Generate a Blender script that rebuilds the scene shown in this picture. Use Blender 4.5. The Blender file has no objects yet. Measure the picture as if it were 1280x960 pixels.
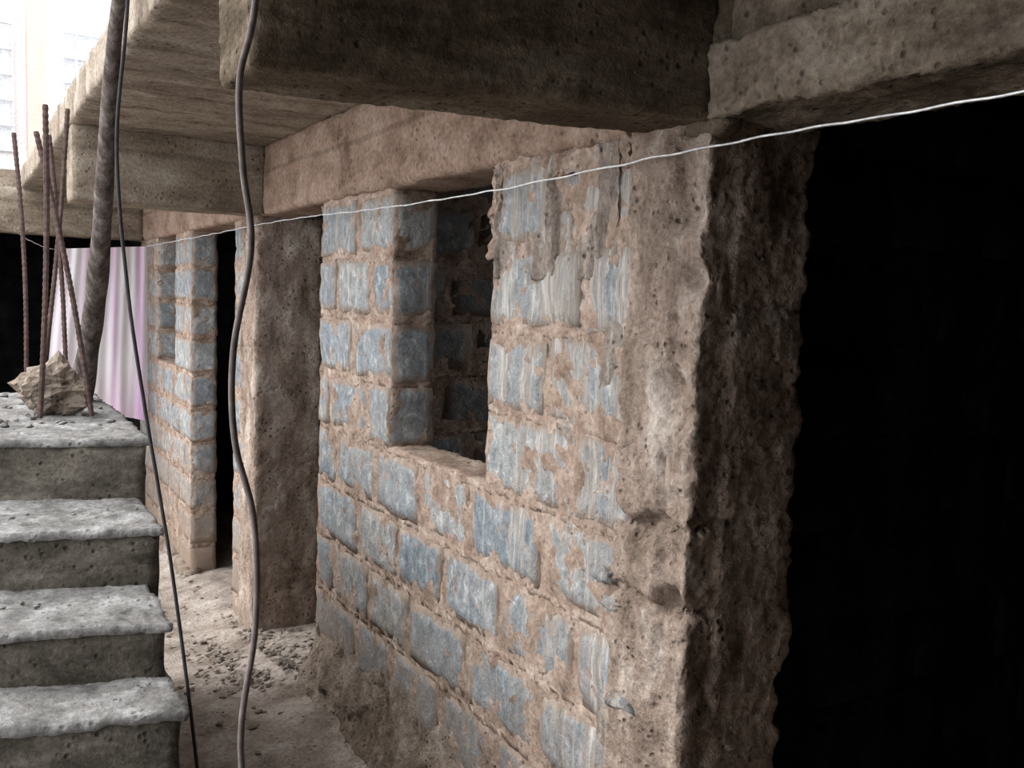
import bpy, math, random
from mathutils import Vector, Matrix, noise
random.seed(7)
scene = bpy.context.scene
try:
    scene.view_settings.view_transform = 'Standard'
    scene.view_settings.look = 'None'
except Exception: pass

# ------------------------------------------------------------ materials
def new_mat(name):
    m = bpy.data.materials.new(name); m.use_nodes = True
    nt = m.node_tree; nt.nodes.clear()
    out = nt.nodes.new('ShaderNodeOutputMaterial'); b = nt.nodes.new('ShaderNodeBsdfPrincipled')
    nt.links.new(b.outputs[0], out.inputs[0])
    b.inputs['Roughness'].default_value = .97
    b.inputs['Specular IOR Level'].default_value = .06
    return m, nt, b
def coords(nt, scale=(1,1,1)):
    tc = nt.nodes.new('ShaderNodeTexCoord'); mp = nt.nodes.new('ShaderNodeMapping')
    mp.inputs['Scale'].default_value = scale
    nt.links.new(tc.outputs['Object'], mp.inputs[0]); return mp.outputs[0]
def noise_n(nt, vec, scale, detail=6, rough=.6, dist=0.):
    n = nt.nodes.new('ShaderNodeTexNoise'); n.inputs['Scale'].default_value = scale
    n.inputs['Detail'].default_value = detail; n.inputs['Roughness'].default_value = rough
    n.inputs['Distortion'].default_value = dist
    nt.links.new(vec, n.inputs['Vector']); return n.outputs['Fac']
def ramp(nt, fac, stops):
    r = nt.nodes.new('ShaderNodeValToRGB'); e = r.color_ramp.elements
    while len(e) < len(stops): e.new(.5)
    for el, (p, c) in zip(e, stops):
        el.position = p; el.color = (c[0], c[1], c[2], 1) if hasattr(c, '__len__') else (c, c, c, 1)
    nt.links.new(fac, r.inputs[0]); return r.outputs[0]
def mix(nt, fac, a, b, mode='MIX'):
    m = nt.nodes.new('ShaderNodeMix'); m.data_type = 'RGBA'; m.blend_type = mode
    for sock, v in ((m.inputs[0], fac), (m.inputs[6], a), (m.inputs[7], b)):
        if isinstance(v, (int, float)): sock.default_value = v
        elif isinstance(v, tuple): sock.default_value = (*v, 1)
        else: nt.links.new(v, sock)
    return m.outputs[2]
def math_n(nt, op, a, b=0., clamp=False):
    m = nt.nodes.new('ShaderNodeMath'); m.operation = op; m.use_clamp = clamp
    for s, v in ((m.inputs[0], a), (m.inputs[1], b)):
        if isinstance(v, (int, float)): s.default_value = v
        else: nt.links.new(v, s)
    return m.outputs[0]
def bump(nt, b, h, strength=.6, dist=.01):
    n = nt.nodes.new('ShaderNodeBump'); n.inputs['Strength'].default_value = strength
    n.inputs['Distance'].default_value = dist
    nt.links.new(h, n.inputs['Height']); nt.links.new(n.outputs[0], b.inputs['Normal'])

def concrete(name, dark, mid, light, scale=5, streak=(1,1,1), bstr=.8, bdist=.012, boards=None, pits=True):
    m, nt, b = new_mat(name)
    v = coords(nt, streak); v1 = coords(nt)
    f = noise_n(nt, v, scale, 8, .68, .3)
    col = ramp(nt, f, [(.32, dark), (.5, mid), (.69, light)])
    fine = noise_n(nt, v1, 60, 5, .7)
    col = mix(nt, .7, col, ramp(nt, fine, [(.3, .45), (.65, 1.28)]), 'MULTIPLY')
    h = math_n(nt, 'ADD', math_n(nt, 'MULTIPLY', fine, .6), math_n(nt, 'MULTIPLY', f, .6))
    if pits:
        vo = nt.nodes.new('ShaderNodeTexVoronoi'); vo.inputs['Scale'].default_value = 38
        nt.links.new(v1, vo.inputs['Vector'])
        p = ramp(nt, vo.outputs['Distance'], [(.08, 0.), (.3, 1.)])
        gate = ramp(nt, noise_n(nt, v1, 9, 3), [(.46, 1.), (.58, 0.)])
        p = mix(nt, gate, p, (1., 1., 1.))
        h = math_n(nt, 'ADD', h, math_n(nt, 'MULTIPLY', p, .5))
        col = mix(nt, .5, col, p, 'MULTIPLY')
    if boards:
        w = nt.nodes.new('ShaderNodeTexWave'); w.bands_direction = boards[0]
        w.inputs['Scale'].default_value = boards[1]; w.inputs['Distortion'].default_value = .5
        w.inputs['Detail'].default_value = 2
        nt.links.new(v1, w.inputs['Vector'])
        wl = ramp(nt, w.outputs['Fac'], [(.0, .55), (.035, 1.), (1., .93)])
        col = mix(nt, .6, col, wl, 'MULTIPLY')
        h = math_n(nt, 'ADD', h, math_n(nt, 'MULTIPLY', wl, .35))
    nt.links.new(col, b.inputs['Base Color']); bump(nt, b, h, bstr, bdist)
    return m

m_mortar = concrete('mortar', (.18,.125,.095), (.35,.26,.205), (.50,.41,.345), 9)
m_column = concrete('column_concrete', (.15,.11,.085), (.37,.285,.23), (.60,.52,.455), 8, (1,1,.45), 1., .02)
m_slurry = concrete('wall_slurry', (.15,.12,.098), (.34,.285,.245), (.60,.565,.52), 9, (1.8,1.8,.14), 1., .02)
m_ring = concrete('ring_beam_concrete', (.15,.10,.072), (.30,.21,.16), (.42,.325,.265), 5, (1,.8,1), .8, .01, ('Z', 1.3))
m_slab = concrete('slab_concrete', (.16,.125,.095), (.29,.24,.19), (.41,.36,.30), 5, (.5,1.3,1), .7, .01, ('Y', .9))
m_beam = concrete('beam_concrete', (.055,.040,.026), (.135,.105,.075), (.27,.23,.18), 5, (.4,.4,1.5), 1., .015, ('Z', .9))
m_step = concrete('step_concrete', (.10,.095,.09), (.235,.225,.215), (.42,.41,.40), 9, (1,1,1), .8, .012)
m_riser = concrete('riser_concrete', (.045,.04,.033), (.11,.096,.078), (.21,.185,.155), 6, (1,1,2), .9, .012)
m_dirt = concrete('dirt', (.19,.15,.12), (.37,.31,.265), (.52,.46,.41), 5, (1,1,1), .8, .02)
m_rock = concrete('rock', (.13,.10,.075), (.30,.24,.19), (.46,.39,.33), 6, (1,1,1), 1., .03)
m_dark = concrete('dark_shade_masonry', (.004,.004,.005), (.010,.0095,.010), (.022,.021,.022), 4, (1,1,.4), .6, .01, None, False)  # near-black colour stands in for the shade inside rooms and passage
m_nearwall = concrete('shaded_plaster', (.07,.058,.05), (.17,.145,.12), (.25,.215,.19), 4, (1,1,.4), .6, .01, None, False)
m_facade = concrete('facade_plaster', (.8,.79,.79), (.86,.855,.855), (.9,.89,.89), 1.5, (1,1,1), .1, .01, None, False)
m_orange = concrete('facade_column_paint', (.62,.40,.33), (.66,.43,.36), (.70,.46,.39), 2, (1,1,1), .1, .01, None, False)
m_grille = concrete('grille_metal', (.46,.47,.49), (.5,.51,.53), (.54,.55,.57), 5, (1,1,1), .05, .01, None, False)
m_glass = concrete('window_pane', (.6,.61,.63), (.66,.67,.69), (.7,.71,.73), 1, (1,1,1), .05, .01, None, False)

def stone_mat(name, gain=1., smear=True):
    m, nt, b = new_mat(name)
    v = coords(nt); vs = coords(nt, (1, 1, .7))
    chis = noise_n(nt, vs, 24, 9, .74, .35)
    g = gain
    col = ramp(nt, chis, [(.36, (.14*g,.160*g,.175*g)), (.47, (.245*g,.276*g,.298*g)), (.55, (.35*g,.378*g,.398*g)), (.63, (.60*g,.61*g,.615*g))])
    big = noise_n(nt, v, 5., 5)
    col = mix(nt, ramp(nt, big, [(.42, 0.), (.62, .5)]), col, (.26*g,.287*g,.306*g))
    at = nt.nodes.new('ShaderNodeAttribute'); at.attribute_name = 'tint'
    tint = ramp(nt, at.outputs['Fac'], [(0., (.76,.81,.85)), (.5, (.96,.96,.96)), (1., (1.16,1.10,1.04))])
    col = mix(nt, 1., col, tint, 'MULTIPLY')
    fine = noise_n(nt, v, 90, 4, .7)
    col = mix(nt, .6, col, ramp(nt, fine, [(.3, .55), (.65, 1.25)]), 'MULTIPLY')
    tanc = ramp(nt, noise_n(nt, v, 14, 6, .72), [(.32, (.19*g,.135*g,.10*g)), (.5, (.35*g,.265*g,.21*g)), (.7, (.51*g,.425*g,.36*g))])
    ed = nt.nodes.new('ShaderNodeAttribute'); ed.attribute_name = 'edge'
    es = math_n(nt, 'ADD', math_n(nt, 'MULTIPLY', ed.outputs['Fac'], .42), noise_n(nt, v, 18, 7, .75, .3))
    col = mix(nt, ramp(nt, es, [(.70, 0.), (.80, .94)]), col, tanc)
    dab = ramp(nt, noise_n(nt, v, 7, 9, .8, .2), [(.555, 0.), (.64, .75)])
    col = mix(nt, dab, col, tanc)
    col = mix(nt, ramp(nt, noise_n(nt, v, 2.2, 5, .6), [(.38, 0.), (.75, .42)]), col, (.32*g,.265*g,.22*g))
    if smear:
        sep = nt.nodes.new('ShaderNodeSeparateXYZ'); nt.links.new(v, sep.inputs[0])
        st = noise_n(nt, coords(nt, (14, 14, .9)), 1.5, 8, .75)
        gy = math_n(nt, 'MULTIPLY', math_n(nt, 'SUBTRACT', 2.75, sep.outputs['Y']), .32, True)
        gz_ = math_n(nt, 'MULTIPLY', math_n(nt, 'SUBTRACT', sep.outputs['Z'], .5), .16, True)
        s = math_n(nt, 'ADD', math_n(nt, 'ADD', st, math_n(nt, 'MULTIPLY', gy, .40)), math_n(nt, 'MULTIPLY', gz_, .35))
        mask = ramp(nt, s, [(.61, 0.), (.69, .84)])
        sm = ramp(nt, noise_n(nt, coords(nt, (20, 20, 1.2)), 2., 7, .72), [(.33, (.20,.165,.135)), (.5,(.38,.335,.295)), (.64, (.63,.605,.575))])
        col = mix(nt, mask, col, sm)
        low = math_n(nt, 'ADD', math_n(nt, 'MULTIPLY', math_n(nt, 'SUBTRACT', .78, sep.outputs['Z']), 1.), math_n(nt, 'SUBTRACT', noise_n(nt, v, 9, 6, .7), .5), True)
        col = mix(nt, math_n(nt, 'MULTIPLY', low, 1.2, True), col, (.28,.215,.165))
    nt.links.new(col, b.inputs['Base Color'])
    h = math_n(nt, 'ADD', math_n(nt, 'MULTIPLY', chis, .8), math_n(nt, 'MULTIPLY', fine, .5))
    bump(nt, b, h, .9, .012)
    return m
m_stone = stone_mat('cut_stone')
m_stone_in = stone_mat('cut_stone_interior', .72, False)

def simple(name, col, rough=.5, metal=0., nscale=30, var=.35):
    m, nt, b = new_mat(name)
    f = noise_n(nt, coords(nt), nscale, 4)
    c = ramp(nt, f, [(.3, tuple(x*(1-var) for x in col)), (.7, tuple(min(1, x*(1+var)) for x in col))])
    nt.links.new(c, b.inputs['Base Color'])
    b.inputs['Roughness'].default_value = rough; b.inputs['Metallic'].default_value = metal
    bump(nt, b, f, .3, .003); return m
m_wire = simple('galvanised_wire', (.80,.81,.83), .4, .5)
m_cable = simple('cable_rubber', (.18,.155,.145), .6)
m_cable2 = simple('thin_cable_rubber', (.05,.048,.05), .6)
m_rebar = simple('rusty_steel', (.095,.065,.058), .8, .2)
m_pole = concrete('weathered_timber', (.05,.04,.036), (.125,.102,.092), (.25,.22,.205), 8, (3,3,.4), 1., .01, None, False)
m_gravel = simple('gravel', (.28,.24,.205), .9, 0, 12, .5)

# ------------------------------------------------------------ mesh builder
class B:
    def __init__(s): s.v=[]; s.f=[]; s.m=[]; s.t=[]; s.e=[]
    def add(s,p,t=.5,e=0.): s.v.append(tuple(p)); s.t.append(t); s.e.append(e); return len(s.v)-1
    def box(s, x0,x1,y0,y1,z0,z1, res=.05, amp=.006, freq=6., edge=.008, mat=0, tint=.5, fn=None, seed=0., crag=0., marks=False):
        n = [max(1, int(round((b-a)/res))) for a,b in ((x0,x1),(y0,y1),(z0,z1))]
        n = [min(k, 260) for k in n]
        idx = {}
        lo=(x0,y0,z0); hi=(x1,y1,z1)
        def vert(i,j,k):
            key=(i,j,k)
            if key in idx: return idx[key]
            p=Vector([lo[a]+(hi[a]-lo[a])*key[a]/n[a] for a in range(3)])
            q=p+Vector((seed,seed*.7,seed*1.3))
            d=noise.noise_vector(q*freq)*amp + noise.noise_vector(q*freq*3.1+Vector((9,2,5)))*amp*.55
            if crag: d+=noise.noise_vector(q*freq*8+Vector((1,2,5)))*crag
            ext=[key[a]==0 or key[a]==n[a] for a in range(3)]
            if sum(ext)>=2 and edge>0:
                e=edge*(.35+1.6*abs(noise.noise(q*freq*1.7+Vector((3,7,1)))))
                for a in range(3):
                    if ext[a]: d[a]+= e if key[a]==0 else -e
            p=p+d
            if fn: p=fn(p)
            idx[key]=s.add(p,tint,1. if (marks and sum(ext)>=2) else 0.); return idx[key]
        def quad(a,b,c_,d): s.f.append((a,b,c_,d)); s.m.append(mat)
        for j in range(n[1]):
            for k in range(n[2]):
                quad(vert(0,j,k),vert(0,j,k+1),vert(0,j+1,k+1),vert(0,j+1,k))
                i=n[0]; quad(vert(i,j,k),vert(i,j+1,k),vert(i,j+1,k+1),vert(i,j,k+1))
        for i in range(n[0]):
            for k in range(n[2]):
                quad(vert(i,0,k),vert(i+1,0,k),vert(i+1,0,k+1),vert(i,0,k+1))
                j=n[1]; quad(vert(i,j,k),vert(i,j,k+1),vert(i+1,j,k+1),vert(i+1,j,k))
        for i in range(n[0]):
            for j in range(n[1]):
                quad(vert(i,j,0),vert(i,j+1,0),vert(i+1,j+1,0),vert(i+1,j,0))
                k=n[2]; quad(vert(i,j,k),vert(i+1,j,k),vert(i+1,j+1,k),vert(i,j+1,k))
    def lump(s, c, r, amp=.3, seg=8, mat=0, seed=0., tint=.5):
        c=Vector(c); base=len(s.v); N=seg; M=seg
        s.add(c+Vector((0,0,-r[2])),tint)
        for i in range(1,M):
            th=math.pi*i/M-math.pi/2
            for j in range(N):
                ph=2*math.pi*j/N
                d=Vector((math.cos(th)*math.cos(ph),math.cos(th)*math.sin(ph),math.sin(th)))
                k=1+amp*noise.noise(d*1.6+Vector((seed,seed*.3,1)))+amp*.5*noise.noise(d*4+Vector((seed,2,seed)))
                s.add(c+Vector((d.x*r[0],d.y*r[1],d.z*r[2]))*k,tint)
        top=s.add(c+Vector((0,0,r[2])),tint)
        for j in range(N):
            s.f.append((base, base+1+(j+1)%N, base+1+j)); s.m.append(mat)
            for i in range(M-2):
                a=base+1+i*N+j; b=base+1+i*N+(j+1)%N
                s.f.append((a,b,b+N,a+N)); s.m.append(mat)
            o=base+1+(M-2)*N
            s.f.append((o+j,o+(j+1)%N,top)); s.m.append(mat)
    def tube(s, pts, rad, sides=8, mat=0, rib=None):
        pts=[Vector(p) for p in pts]; base=len(s.v)
        up=Vector((0.31,.95,.11))
        for i,p in enumerate(pts):
            t=(pts[min(i+1,len(pts)-1)]-pts[max(i-1,0)]).normalized()
            a=t.cross(up).normalized(); b=t.cross(a)
            r=rad[i] if hasattr(rad,'__len__') else rad
            if rib and i%2: r*=rib
            for j in range(sides):
                an=2*math.pi*j/sides
                s.add(p+(a*math.cos(an)+b*math.sin(an))*r)
        for i in range(len(pts)-1):
            for j in range(sides):
                q=base+i*sides+j; w=base+i*sides+(j+1)%sides
                s.f.append((q,w,w+sides,q+sides)); s.m.append(mat)
        s.f.append(tuple(base+j for j in range(sides))[::-1]); s.m.append(mat)
        e=base+(len(pts)-1)*sides
        s.f.append(tuple(e+j for j in range(sides))); s.m.append(mat)
    def build(s, name, mats, smooth=False, parent=None):
        me=bpy.data.meshes.new(name); me.from_pydata(s.v,[],s.f)
        for m in mats: me.materials.append(m)
        me.polygons.foreach_set('material_index', s.m)
        me.polygons.foreach_set('use_smooth', [smooth]*len(s.f))
        at=me.attributes.new('tint','FLOAT','POINT'); at.data.foreach_set('value', s.t)
        at=me.attributes.new('edge','FLOAT','POINT'); at.data.foreach_set('value', s.e)
        me.update()
        o=bpy.data.objects.new(name, me); scene.collection.objects.link(o)
        if parent: o.parent=parent
        return o

def catmull(pts, per=10):
    P=[Vector(p) for p in pts]; P=[P[0]*2-P[1]]+P+[P[-1]*2-P[-2]]; out=[]
    for i in range(1,len(P)-2):
        a,b,c,d=P[i-1:i+3]
        for k in range(per):
            t=k/per
            out.append(.5*((2*b)+(c-a)*t+(2*a-5*b+4*c-d)*t*t+(3*b-a-3*c+d)*t**3))
    out.append(P[-2]); return out

# ------------------------------------------------------------ main block wall
CH=.2444
def masonry(b, axis, f0, f1, a0, a1, z0, z1, openings, mstone, mmort, res=.04, proud=.005):
    def put(u0,u1,w0,w1,t0,t1,**k):
        if axis=='y': b.box(t0,t1,u0,u1,w0,w1,**k)
        else: b.box(u0,u1,t0,t1,w0,w1,**k)
    row=0; z=z0
    while z < z1-.02:
        zt=min(z+CH, z1)
        iv=[(a0,a1)]
        for (o0,o1,oz0,oz1) in openings:
            if zt>oz0+.02 and z<oz1-.02:
                nv=[]
                for (p,q) in iv:
                    if o1<=p or o0>=q: nv.append((p,q)); continue
                    if o0>p+.02: nv.append((p,o0))
                    if o1<q-.02: nv.append((o1,q))
                iv=nv
        for (p,q) in iv:
            put(p+.006,q-.006,z-.01,zt+.01,f0-.001,f1-.001,res=.018 if res<.1 else res,amp=.009,freq=13,edge=.0,mat=mmort,crag=.006)
            c=p; first=True
            while c<q-.01:
                L=random.uniform(.36,.44)
                if first and row%2: L*=.55
                first=False
                e=min(c+L,q)
                if q-e<.13: e=q
                g=random.uniform(.010,.018)
                ga=.0 if c==p else g; gb=.0 if e==q else g
                jit=random.uniform(-.005,.004)
                put(c+ga,e-gb,z+.014+random.uniform(-.006,.006),zt-.014+random.uniform(-.006,.006),f0-proud+jit,f1+proud,
                    res=res,amp=.010,freq=9,edge=.006,mat=mstone,tint=random.random(),seed=random.random()*.2,crag=.003,marks=True)
                c=e
        z=zt; row+=1

def gz(x,y):
    pts=[(-3,0),(4,0),(5.1,-.13),(6.8,-.25),(20,-.25)]
    for (a,za),(c,zc) in zip(pts,pts[1:]):
        if a<=y<=c: return za+(zc-za)*(y-a)/(c-a)
    return 0

w=B()
masonry(w,'y',0,.17,1.72,3.96,0,2.2,[(2.44,3.17,1.222,2.3)],0,1)
masonry(w,'y',0,.17,5.18,5.44,-.244,2.2,[],0,1)
masonry(w,'y',0,.17,6.57,8.6,-.244,2.2,[(7.11,7.83,1.222,2.3)],0,1)
masonry(w,'y',0,.17,-2.0,.25,0,2.2,[],0,1,res=.15)
w.box(-.004,.172,2.43,3.18,1.205,1.236,res=.02,amp=.010,freq=12,edge=.008,mat=1,crag=.005)
# slurry spilled from the pour: patchy skins with vertical runs
def runs(k):
    def f(p):
        n=noise.noise(Vector((0,p.y*26,p.z*2.2)))*k+noise.noise(Vector((4,p.y*60,p.z*5)))*k*.5
        return Vector((p.x+n,p.y,p.z))
    return f
w.box(.006,.02,1.70,1.86,.0,2.2,res=.012,amp=.020,freq=7,edge=.0,mat=2,crag=.006,fn=runs(.010))
w.box(.001,.02,1.82,2.44,1.86,2.2,res=.011,amp=.014,freq=6,edge=.0,mat=2,crag=.006,fn=runs(.026))
w.box(.012,.02,1.85,2.30,1.1,1.90,res=.014,amp=.014,freq=5,edge=.0,mat=2,crag=.004,fn=runs(.014))
w.box(-.006,.05,1.76,2.44,2.13,2.24,res=.011,amp=.024,freq=11,edge=.02,mat=1,crag=.010)
w.box(-.012,.06,2.38,2.45,1.93,2.2,res=.012,amp=.026,freq=11,edge=.012,mat=1,crag=.009)
for (y,z,r) in [(1.80,1.12,.035),(1.76,1.06,.03),(1.72,.83,.04)]:
    w.lump((-.010,y,z),(.02,r*1.3,r*.6),.8,10,0,z*7)
w.build('wall_right',[m_stone,m_mortar,m_slurry],True)

# footing : mud-plastered rubble that flares gently at the base
ft=B()
def ffn(p):
    if p.x<.03:
        t=max(0,min(1,(p.z+.05)/.45)); p=Vector((p.x+.15*t**.8,p.y,p.z))
    return p
ft.box(-.13,.05,1.45,3.95,-.25,.44,res=.018,amp=.028,freq=6,edge=.0,fn=ffn,crag=.012)
ft.box(-.06,.05,6.5,8.6,-.5,-.15,res=.05,amp=.02,freq=5,edge=.02)
ft.box(-.03,.17,3.9,4.95,-.4,-.02,res=.05,amp=.02,freq=5,edge=.02,fn=lambda p:Vector((p.x,p.y,p.z-(p.y-3.95)*.1)))
m_foot = concrete('mud_plaster', (.14,.10,.075), (.30,.235,.185), (.47,.40,.345), 8, (1,1,.8), 1., .025)
ft.build('wall_footing',[m_foot],True)

# columns
def gs(x,c,s): return math.exp(-((x-c)/s)**2)
c=B()
def cfn(p):
    k=.45+.5*noise.noise(Vector((0,0,p.z*4.2)))+.45*noise.noise(Vector((5,0,p.z*15)))
    if p.y<1.60 and p.x<.08: p=p+Vector((.030*k*max(0,1-(p.x+.03)/.11),.022*k*max(0,1-(p.y-1.5)/.1),0))
    if p.x>.2:
        e=(p.x-.2)/.11
        p.x+=e*(.030*noise.noise(Vector((2,p.y*3,p.z*6)))+.022*noise.noise(Vector((7,p.y*5,p.z*21))))
    for zc,wd,lim in ((1.30,.011,.30),(1.11,.012,.14),(.62,.009,.15)):
        zz=zc+.035*noise.noise(Vector((p.x*9,p.y*9,zc*7)))
        g_=gs(p.z,zz,wd)*(.9+.5*noise.noise(Vector((p.x*14,p.y*14,zc))))
        if p.x<.02: p.x+=.032*g_
        if p.y<1.56 and p.x<lim: p.y+=.028*g_*(1-max(0,p.x)/lim)
    for (yc,zc,rr) in ((1.60,1.62,.035),(1.66,1.27,.03),(1.56,1.13,.03),(1.58,2.02,.045),(1.54,1.86,.03)):
        g_=math.exp(-((p.y-yc)**2+(p.z-zc)**2)/rr**2)
        if p.x<.03: p.x+=.045*g_
    return p
c.box(-.020,.31,1.50,1.77,-.05,2.22,res=.011,amp=.011,freq=8,edge=.006,crag=.008,fn=cfn)
c.build('corner_column',[m_column],True)
c=B(); c.box(-.03,.34,4.9,5.2,-.45,2.22,res=.02,amp=.010,freq=8,edge=.008,crag=.008)
c.build('door_column',[m_column],True)

# ------------------------------------------------------------ beams and slabs
rb=B()
rb.box(-.022,.22,1.74,8.7,2.2,2.56,res=.028,amp=.007,freq=6,edge=.008,crag=.004)
rb.build('ring_beam',[m_ring],True)
m_lint = concrete('lintel_concrete', (.08,.063,.046), (.22,.178,.138), (.38,.33,.275), 7, (1,.6,1), 1., .015)
rn=B()
rn.box(-.035,.25,-2.0,1.50,2.2,2.355,res=.014,amp=.009,freq=9,edge=.006,crag=.007)
rn.box(.0,.25,-2.0,1.50,2.35,3.0,res=.05,amp=.004,freq=5,edge=.004,mat=1)
rn.box(-.008,.05,1.16,1.215,2.40,2.52,res=.02,amp=.004,freq=9,edge=.004,mat=2)
rn.build('lintel_beam',[m_lint,m_lint,m_dark],True)

cb=B()
sh=lambda k:(lambda p:Vector((p.x,p.y-p.x*k,p.z)))
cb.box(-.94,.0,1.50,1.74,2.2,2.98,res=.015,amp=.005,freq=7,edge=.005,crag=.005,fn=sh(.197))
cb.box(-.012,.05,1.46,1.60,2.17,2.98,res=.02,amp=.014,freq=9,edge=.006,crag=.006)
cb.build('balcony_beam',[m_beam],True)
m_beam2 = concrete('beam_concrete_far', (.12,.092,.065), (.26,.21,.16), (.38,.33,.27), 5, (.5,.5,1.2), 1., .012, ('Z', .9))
cb=B(); cb.box(-.92,-.01,4.80,5.05,2.2,2.56,res=.025,amp=.005,freq=6,edge=.005,crag=.004); cb.build('balcony_beam',[m_beam2],True)
cb=B(); cb.box(-2.4,-.01,8.35,8.60,2.2,2.56,res=.05,amp=.006,freq=6,edge=.006); cb.build('balcony_beam',[m_beam2],True)
sl=B(); sl.box(-.93,.0,1.72,8.62,2.55,2.71,res=.028,amp=.006,freq=6,edge=.004,crag=.008)
sl.build('ceiling_balcony',[m_slab],True)

# upper structure that shades the near bay and the rooms
up=B(); up.box(-2.7,3.4,-2.2,1.72,2.98,3.14,res=.3,amp=.004,edge=.004); up.build('ceiling_light_blocker',[m_nearwall],False)  # unseen slab over the camera, added to keep skylight off the near bay
up=B()
up.box(.2,3.4,-2.2,1.95,2.56,2.72,res=.4,amp=.0,edge=0); up.box(.2,3.4,3.5,8.7,2.56,2.72,res=.4,amp=.0,edge=0)
up.box(.2,1.7,1.95,3.5,2.56,2.72,res=.4,amp=.0,edge=0)  # ceiling left open beside this strip, a gap added to let daylight in
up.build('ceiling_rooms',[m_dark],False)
up=B(); masonry(up,'y',.05,.22,1.9,8.6,2.72,4.43,[(3,4,3.2,4.2),(6,7,3.2,4.2)],0,1,res=.2); up.build('wall_upper',[m_stone,m_mortar],True)
up=B(); masonry(up,'x',-2.2,-2.0,-2.7,3.3,0,2.98,[],0,0,res=.2); up.build('wall_back_blocker',[m_nearwall],True)  # unseen wall behind the camera, added to block light
up=B(); masonry(up,'y',-2.75,-2.55,-2.0,.75,0,2.98,[],0,0,res=.2); up.build('wall_left_blocker',[m_nearwall],True)  # unseen wall added to darken the near beam and the right opening
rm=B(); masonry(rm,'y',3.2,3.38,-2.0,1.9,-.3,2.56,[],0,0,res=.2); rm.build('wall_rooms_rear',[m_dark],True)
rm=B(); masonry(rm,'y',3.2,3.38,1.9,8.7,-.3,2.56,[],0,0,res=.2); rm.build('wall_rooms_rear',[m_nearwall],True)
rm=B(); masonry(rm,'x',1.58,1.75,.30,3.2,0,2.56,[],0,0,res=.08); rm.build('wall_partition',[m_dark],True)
rm=B(); masonry(rm,'x',3.55,3.72,.18,3.2,0,2.56,[],0,1,res=.06); rm.build('wall_partition',[m_stone_in,m_mortar],True)
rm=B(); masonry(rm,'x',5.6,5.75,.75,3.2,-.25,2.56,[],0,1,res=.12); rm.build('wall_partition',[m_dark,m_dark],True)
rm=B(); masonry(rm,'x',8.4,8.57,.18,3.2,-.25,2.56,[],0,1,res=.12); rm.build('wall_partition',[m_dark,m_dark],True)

# dark covered passage at the far end
pa=B()
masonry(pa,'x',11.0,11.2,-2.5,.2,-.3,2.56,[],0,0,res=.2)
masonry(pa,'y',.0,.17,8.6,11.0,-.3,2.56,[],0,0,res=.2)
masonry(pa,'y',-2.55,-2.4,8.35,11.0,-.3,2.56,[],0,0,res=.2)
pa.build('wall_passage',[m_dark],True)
pa=B(); pa.box(-2.55,.2,8.6,11.2,2.56,2.72,res=.4,amp=.003,edge=.003); pa.build('ceiling_passage',[m_slab],False)

# ------------------------------------------------------------ ground
g=B()
xs=[]; x=-9.
while x<3.4: xs.append(x); x+= .03 if -1.0<x<.25 else .22
ys=[]; y=-2.4
while y<16: ys.append(y); y+= .03 if 2.5<y<7.2 else .2
for i,x in enumerate(xs):
    for j,y in enumerate(ys):
        p=Vector((x,y,0))
        z=gz(x,y)+.035*noise.noise(p*2.2)+.014*noise.noise(p*8)+.007*noise.noise(p*22)
        if x>-.25: z+=.05*max(0,min(1,(x+.25)/.25))
        g.add((x,y,z))
n=len(ys)
for i in range(len(xs)-1):
    for j in range(n-1):
        g.f.append((i*n+j,(i+1)*n+j,(i+1)*n+j+1,i*n+j+1)); g.m.append(0)
g.build('ground',[m_dirt],True)
gr=B()
for i in range(520):
    if i<400: x=random.gauss(-.10,.15); y=random.gauss(4.45,.35)
    else: x=random.uniform(-.85,-.02); y=random.uniform(2.6,7)
    if x<-.86 or x>.25: continue
    r=random.uniform(.004,.017)
    gr.lump((x,y,gz(x,y)+r*.35+.008+(.04 if x>-.1 else 0)),(r*1.3,r,r*.6),.8,6,0,random.random()*99)
gr.build('ground_rubble',[m_gravel],False)

# ------------------------------------------------------------ stairs
st=B()
steps=[(-.875,3.03,1.33),(-.91,2.63,1.14),(-.95,2.31,.98),(-.954,2.10,.84),(-.96,1.83,.69),(-.96,1.55,.53),(-.96,1.27,.36),(-.96,.99,.19)]
prev=4.55
for k,(xr,yf,z) in enumerate(steps):
    fn=(lambda xr:(lambda p:Vector((p.x,p.y-(p.x-xr)*.27,p.z))))(xr)
    yb=prev+.06 if k else 4.5
    fs=fn if k else (lambda p:Vector((p.x,p.y-(p.x+.875)*.27*max(0,(4.5-p.y)/1.5),p.z)))
    res=.014 if k<4 else .06
    st.box(-2.45,xr,yf,yb,z-.026,z,res=res,amp=.007,freq=7,edge=.003,mat=0,fn=fs,seed=k,crag=.005)
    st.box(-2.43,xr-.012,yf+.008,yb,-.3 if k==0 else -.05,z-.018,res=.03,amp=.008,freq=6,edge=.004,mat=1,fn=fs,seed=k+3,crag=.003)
    prev=yf
for i in range(70):
    x=random.uniform(-1.6,-.92); y=random.uniform(3.35,4.4)
    r=random.uniform(.005,.015)
    st.lump((x,y,1.333+r*.3),(r*1.3,r,r*.6),.8,6,0,random.random()*99)
for i in range(25):
    k=random.choice([1,2,3]); xr,yf,z=steps[k]
    x=random.uniform(-1.5,xr-.03); y=yf+random.uniform(.16,.27)-(x-xr)*.27
    r=random.uniform(.003,.008); st.lump((x,y,z+r*.3),(r*1.3,r,r*.7),.7,6,0,random.random()*99)
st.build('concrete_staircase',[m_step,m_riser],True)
rk=B(); rk.lump((-1.095,3.71,1.425),(.115,.10,.10),.55,22,0,4.3); rk.build('boulder',[m_rock],False)

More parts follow.
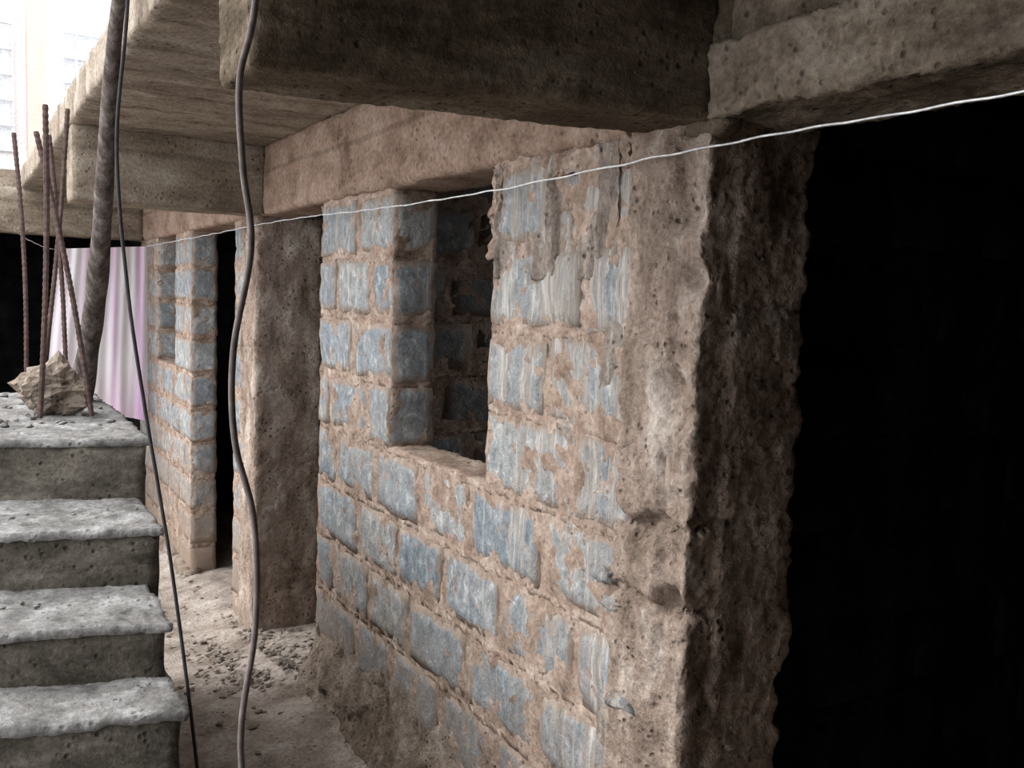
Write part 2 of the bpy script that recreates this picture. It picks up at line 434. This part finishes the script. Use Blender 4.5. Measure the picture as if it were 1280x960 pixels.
# ------------------------------------------------------------ rebars and pole
for (a,c) in [((-1.14,4.45,1.335),(-1.17,4.54,2.44)),((-1.150,3.575,1.335),(-1.123,3.576,2.41)),
              ((-.995,4.318,1.335),(-1.05,4.35,2.42)),((-1.09,4.377,1.335),(-.983,4.31,2.53)),((-.983,3.585,1.335),(-1.143,3.706,2.335))]:
    r=B(); a=Vector(a); c=Vector(c); N=90; bow=Vector((random.uniform(-.02,.02),0,0))
    r.tube([a.lerp(c,i/N)+bow*math.sin(math.pi*i/N) for i in range(N+1)],.0085,7,0,1.22)
    r.build('rebar',[m_rebar],False)
p=B(); a=Vector((-.962,4.147,1.335)); c=Vector((-.972,2.60,2.93)); pts=[]; rad=[]
for i in range(61):
    t=i/60; q=a.lerp(c,t)+Vector((.016*math.sin(t*6),0,.012*math.sin(t*5)))
    pts.append(q); rad.append((.047*(1-t)+.012*t)*(1+.16*noise.noise(Vector((t*11,0,0)))))
p.tube(pts,rad,14); p.build('timber_pole',[m_pole],True)

# ------------------------------------------------------------ cables, wire
def line(name,pts,rad,mat,per=12,wob=0.):
    P=catmull(pts,per)
    if wob: P=[q+noise.noise_vector(q*9)*wob for q in P]
    c=B(); c.tube(P,rad,8); c.build(name,[mat],True)
line('hanging_cable',[(-.95,1.59,2.97),(-.95,1.60,2.6),(-.957,1.603,2.29),(-.979,1.616,2.157),(-.973,1.613,2.01),(-.96,1.605,1.876),(-.985,1.62,1.695),
     (-.982,1.618,1.54),(-.952,1.6,1.397),(-.948,1.597,1.208),(-.968,1.61,.953),(-.90,1.62,.6),(-.86,1.62,.3),(-.86,1.66,.02)],.0058,m_cable)
line('thin_cable',[(-1.03,2.35,2.95),(-1.044,2.358,2.463),(-1.067,2.37,2.134),(-1.046,2.36,1.80),(-1.013,2.34,1.53),(-.983,2.32,1.318),(-.954,2.295,1.10),(-.912,2.278,.735),(-.88,2.27,.4),(-.86,2.26,.01)],.0044,m_cable2)
line('clothesline_wire',[(-.06,.0,2.12),(-.05,.802,2.132),(-.05,1.432,2.135),(-.05,2.22,2.12),(-.05,3.02,2.12),(-.05,4.43,2.145),(-.05,6.2,2.14),(-.05,8.1,2.14),
     (-.30,8.02,2.10),(-.705,7.85,2.07),(-1.0,6.6,2.08),(-1.21,5.15,2.15),(-1.5,3.0,2.3),(-1.8,1.75,2.5)],.0025,m_wire,24,.006)

# ------------------------------------------------------------ hanging cloth
mc,nt,b=new_mat('striped_cloth')
tc=coords(nt,(1,1,1)); sep=nt.nodes.new('ShaderNodeSeparateXYZ'); nt.links.new(tc,sep.inputs[0])
xf=math_n(nt,'MULTIPLY',math_n(nt,'ADD',sep.outputs['X'],.8),1.25,True)
W=(.92,.90,.93); P1=(.90,.78,.86)
col=ramp(nt,xf,[(0,W),(.16,P1),(.24,W),(.38,(.88,.72,.84)),(.44,W),(.56,W),(.62,(.84,.64,.82)),(.68,(.92,.88,.93)),(.82,(.92,.88,.93)),(.87,(.70,.45,.70)),(.91,(.90,.84,.91)),(1.,(.80,.64,.80))])
low=ramp(nt,math_n(nt,'SUBTRACT',sep.outputs['Z'],.6),[(.1,(.82,.62,.80)),(.55,(1,1,1))])
col=mix(nt,.6,col,low,'MULTIPLY')
nt.links.new(col,b.inputs['Base Color'])
wv=noise_n(nt,tc,300,2); bump(nt,b,wv,.15,.001)
tr=nt.nodes.new('ShaderNodeBsdfTranslucent'); nt.links.new(col,tr.inputs[0])
ms=nt.nodes.new('ShaderNodeMixShader'); ms.inputs[0].default_value=.12
nt.links.new(b.outputs[0],ms.inputs[1]); nt.links.new(tr.outputs[0],ms.inputs[2])
out=[n for n in nt.nodes if n.type=='OUTPUT_MATERIAL'][0]; nt.links.new(ms.outputs[0],out.inputs[0])
c=B(); NX,NZ=90,50
for i in range(NX+1):
    for j in range(NZ+1):
        s=i/NX; t=j/NZ
        x=-.71+s*.67; y=7.85+s*.22; ztop=2.075+.065*s
        zb=.98-.35*s if s<.5 else .80-.2*(s-.5)
        x+= (-.10*(1-s))*t
        f=.014*(.25+t)*math.sin(s*24+1.2*math.sin(t*3))+.005*math.sin(s*57+t*2)
        c.add((x, y+f-.02, ztop+(zb-ztop)*t))
for i in range(NX):
    for j in range(NZ):
        a=i*(NZ+1)+j; c.f.append((a,a+1,a+NZ+2,a+NZ+1)); c.m.append(0)
c.build('hanging_cloth',[mc],True)

# ------------------------------------------------------------ background building
f=B()
f.box(-9,4,13,13.3,-.3,9,res=1,amp=0,edge=0,mat=0)
f.box(-.60,-.40,12.8,13.02,-.3,9,res=.5,amp=0,edge=0,mat=1)
f.box(-3.4,-3.2,12.8,13.02,-.3,9,res=.5,amp=0,edge=0,mat=1)
f.box(-9,4,12.85,13.02,5.6,5.85,res=.5,amp=0,edge=0,mat=1)
for x0 in (-2.8,-1.65,-.2,.9):
    f.box(x0,x0+.9,12.94,13.01,3.4,4.9,res=.5,amp=0,edge=0,mat=2)
    for k in range(7): f.box(x0+k*.15-.012,x0+k*.15+.012,12.88,12.91,3.4,4.9,res=.5,amp=0,edge=0,mat=3)
    for k in range(6): f.box(x0,x0+.9,12.87,12.90,3.4+k*.3-.012,3.4+k*.3+.012,res=.5,amp=0,edge=0,mat=3)
f.build('neighbour_building',[m_facade,m_orange,m_glass,m_grille],False)

# ------------------------------------------------------------ light
wd=bpy.data.worlds.new('World'); scene.world=wd; wd.use_nodes=True
bg=wd.node_tree.nodes['Background']; bg.inputs[0].default_value=(.93,.96,1.,1); bg.inputs[1].default_value=3.8
sd=bpy.data.lights.new('sun','SUN'); sd.energy=2.8; sd.angle=math.radians(50); sd.color=(1,.98,.94)
so=bpy.data.objects.new('sun',sd); scene.collection.objects.link(so)
so.rotation_euler=Vector((-1.0,.45,.95)).to_track_quat('Z','Y').to_euler()

# ------------------------------------------------------------ camera
yaw=math.radians(31.3); pit=.09; rol=.035
F=Vector((math.sin(yaw)*math.cos(pit),math.cos(yaw)*math.cos(pit),-math.sin(pit)))
R=Vector((math.cos(yaw),-math.sin(yaw),0)); U=R.cross(F)
r=R*math.cos(rol)+U*math.sin(rol); u=U*math.cos(rol)-R*math.sin(rol)
cd=bpy.data.cameras.new('camera'); cd.lens=1150/1280*36; cd.sensor_width=36; cd.clip_start=.02
co=bpy.data.objects.new('camera',cd); scene.collection.objects.link(co)
M=Matrix((r,u,-F)).transposed().to_4x4(); M.translation=Vector((-1.4,0,1.8)); co.matrix_world=M
scene.camera=co
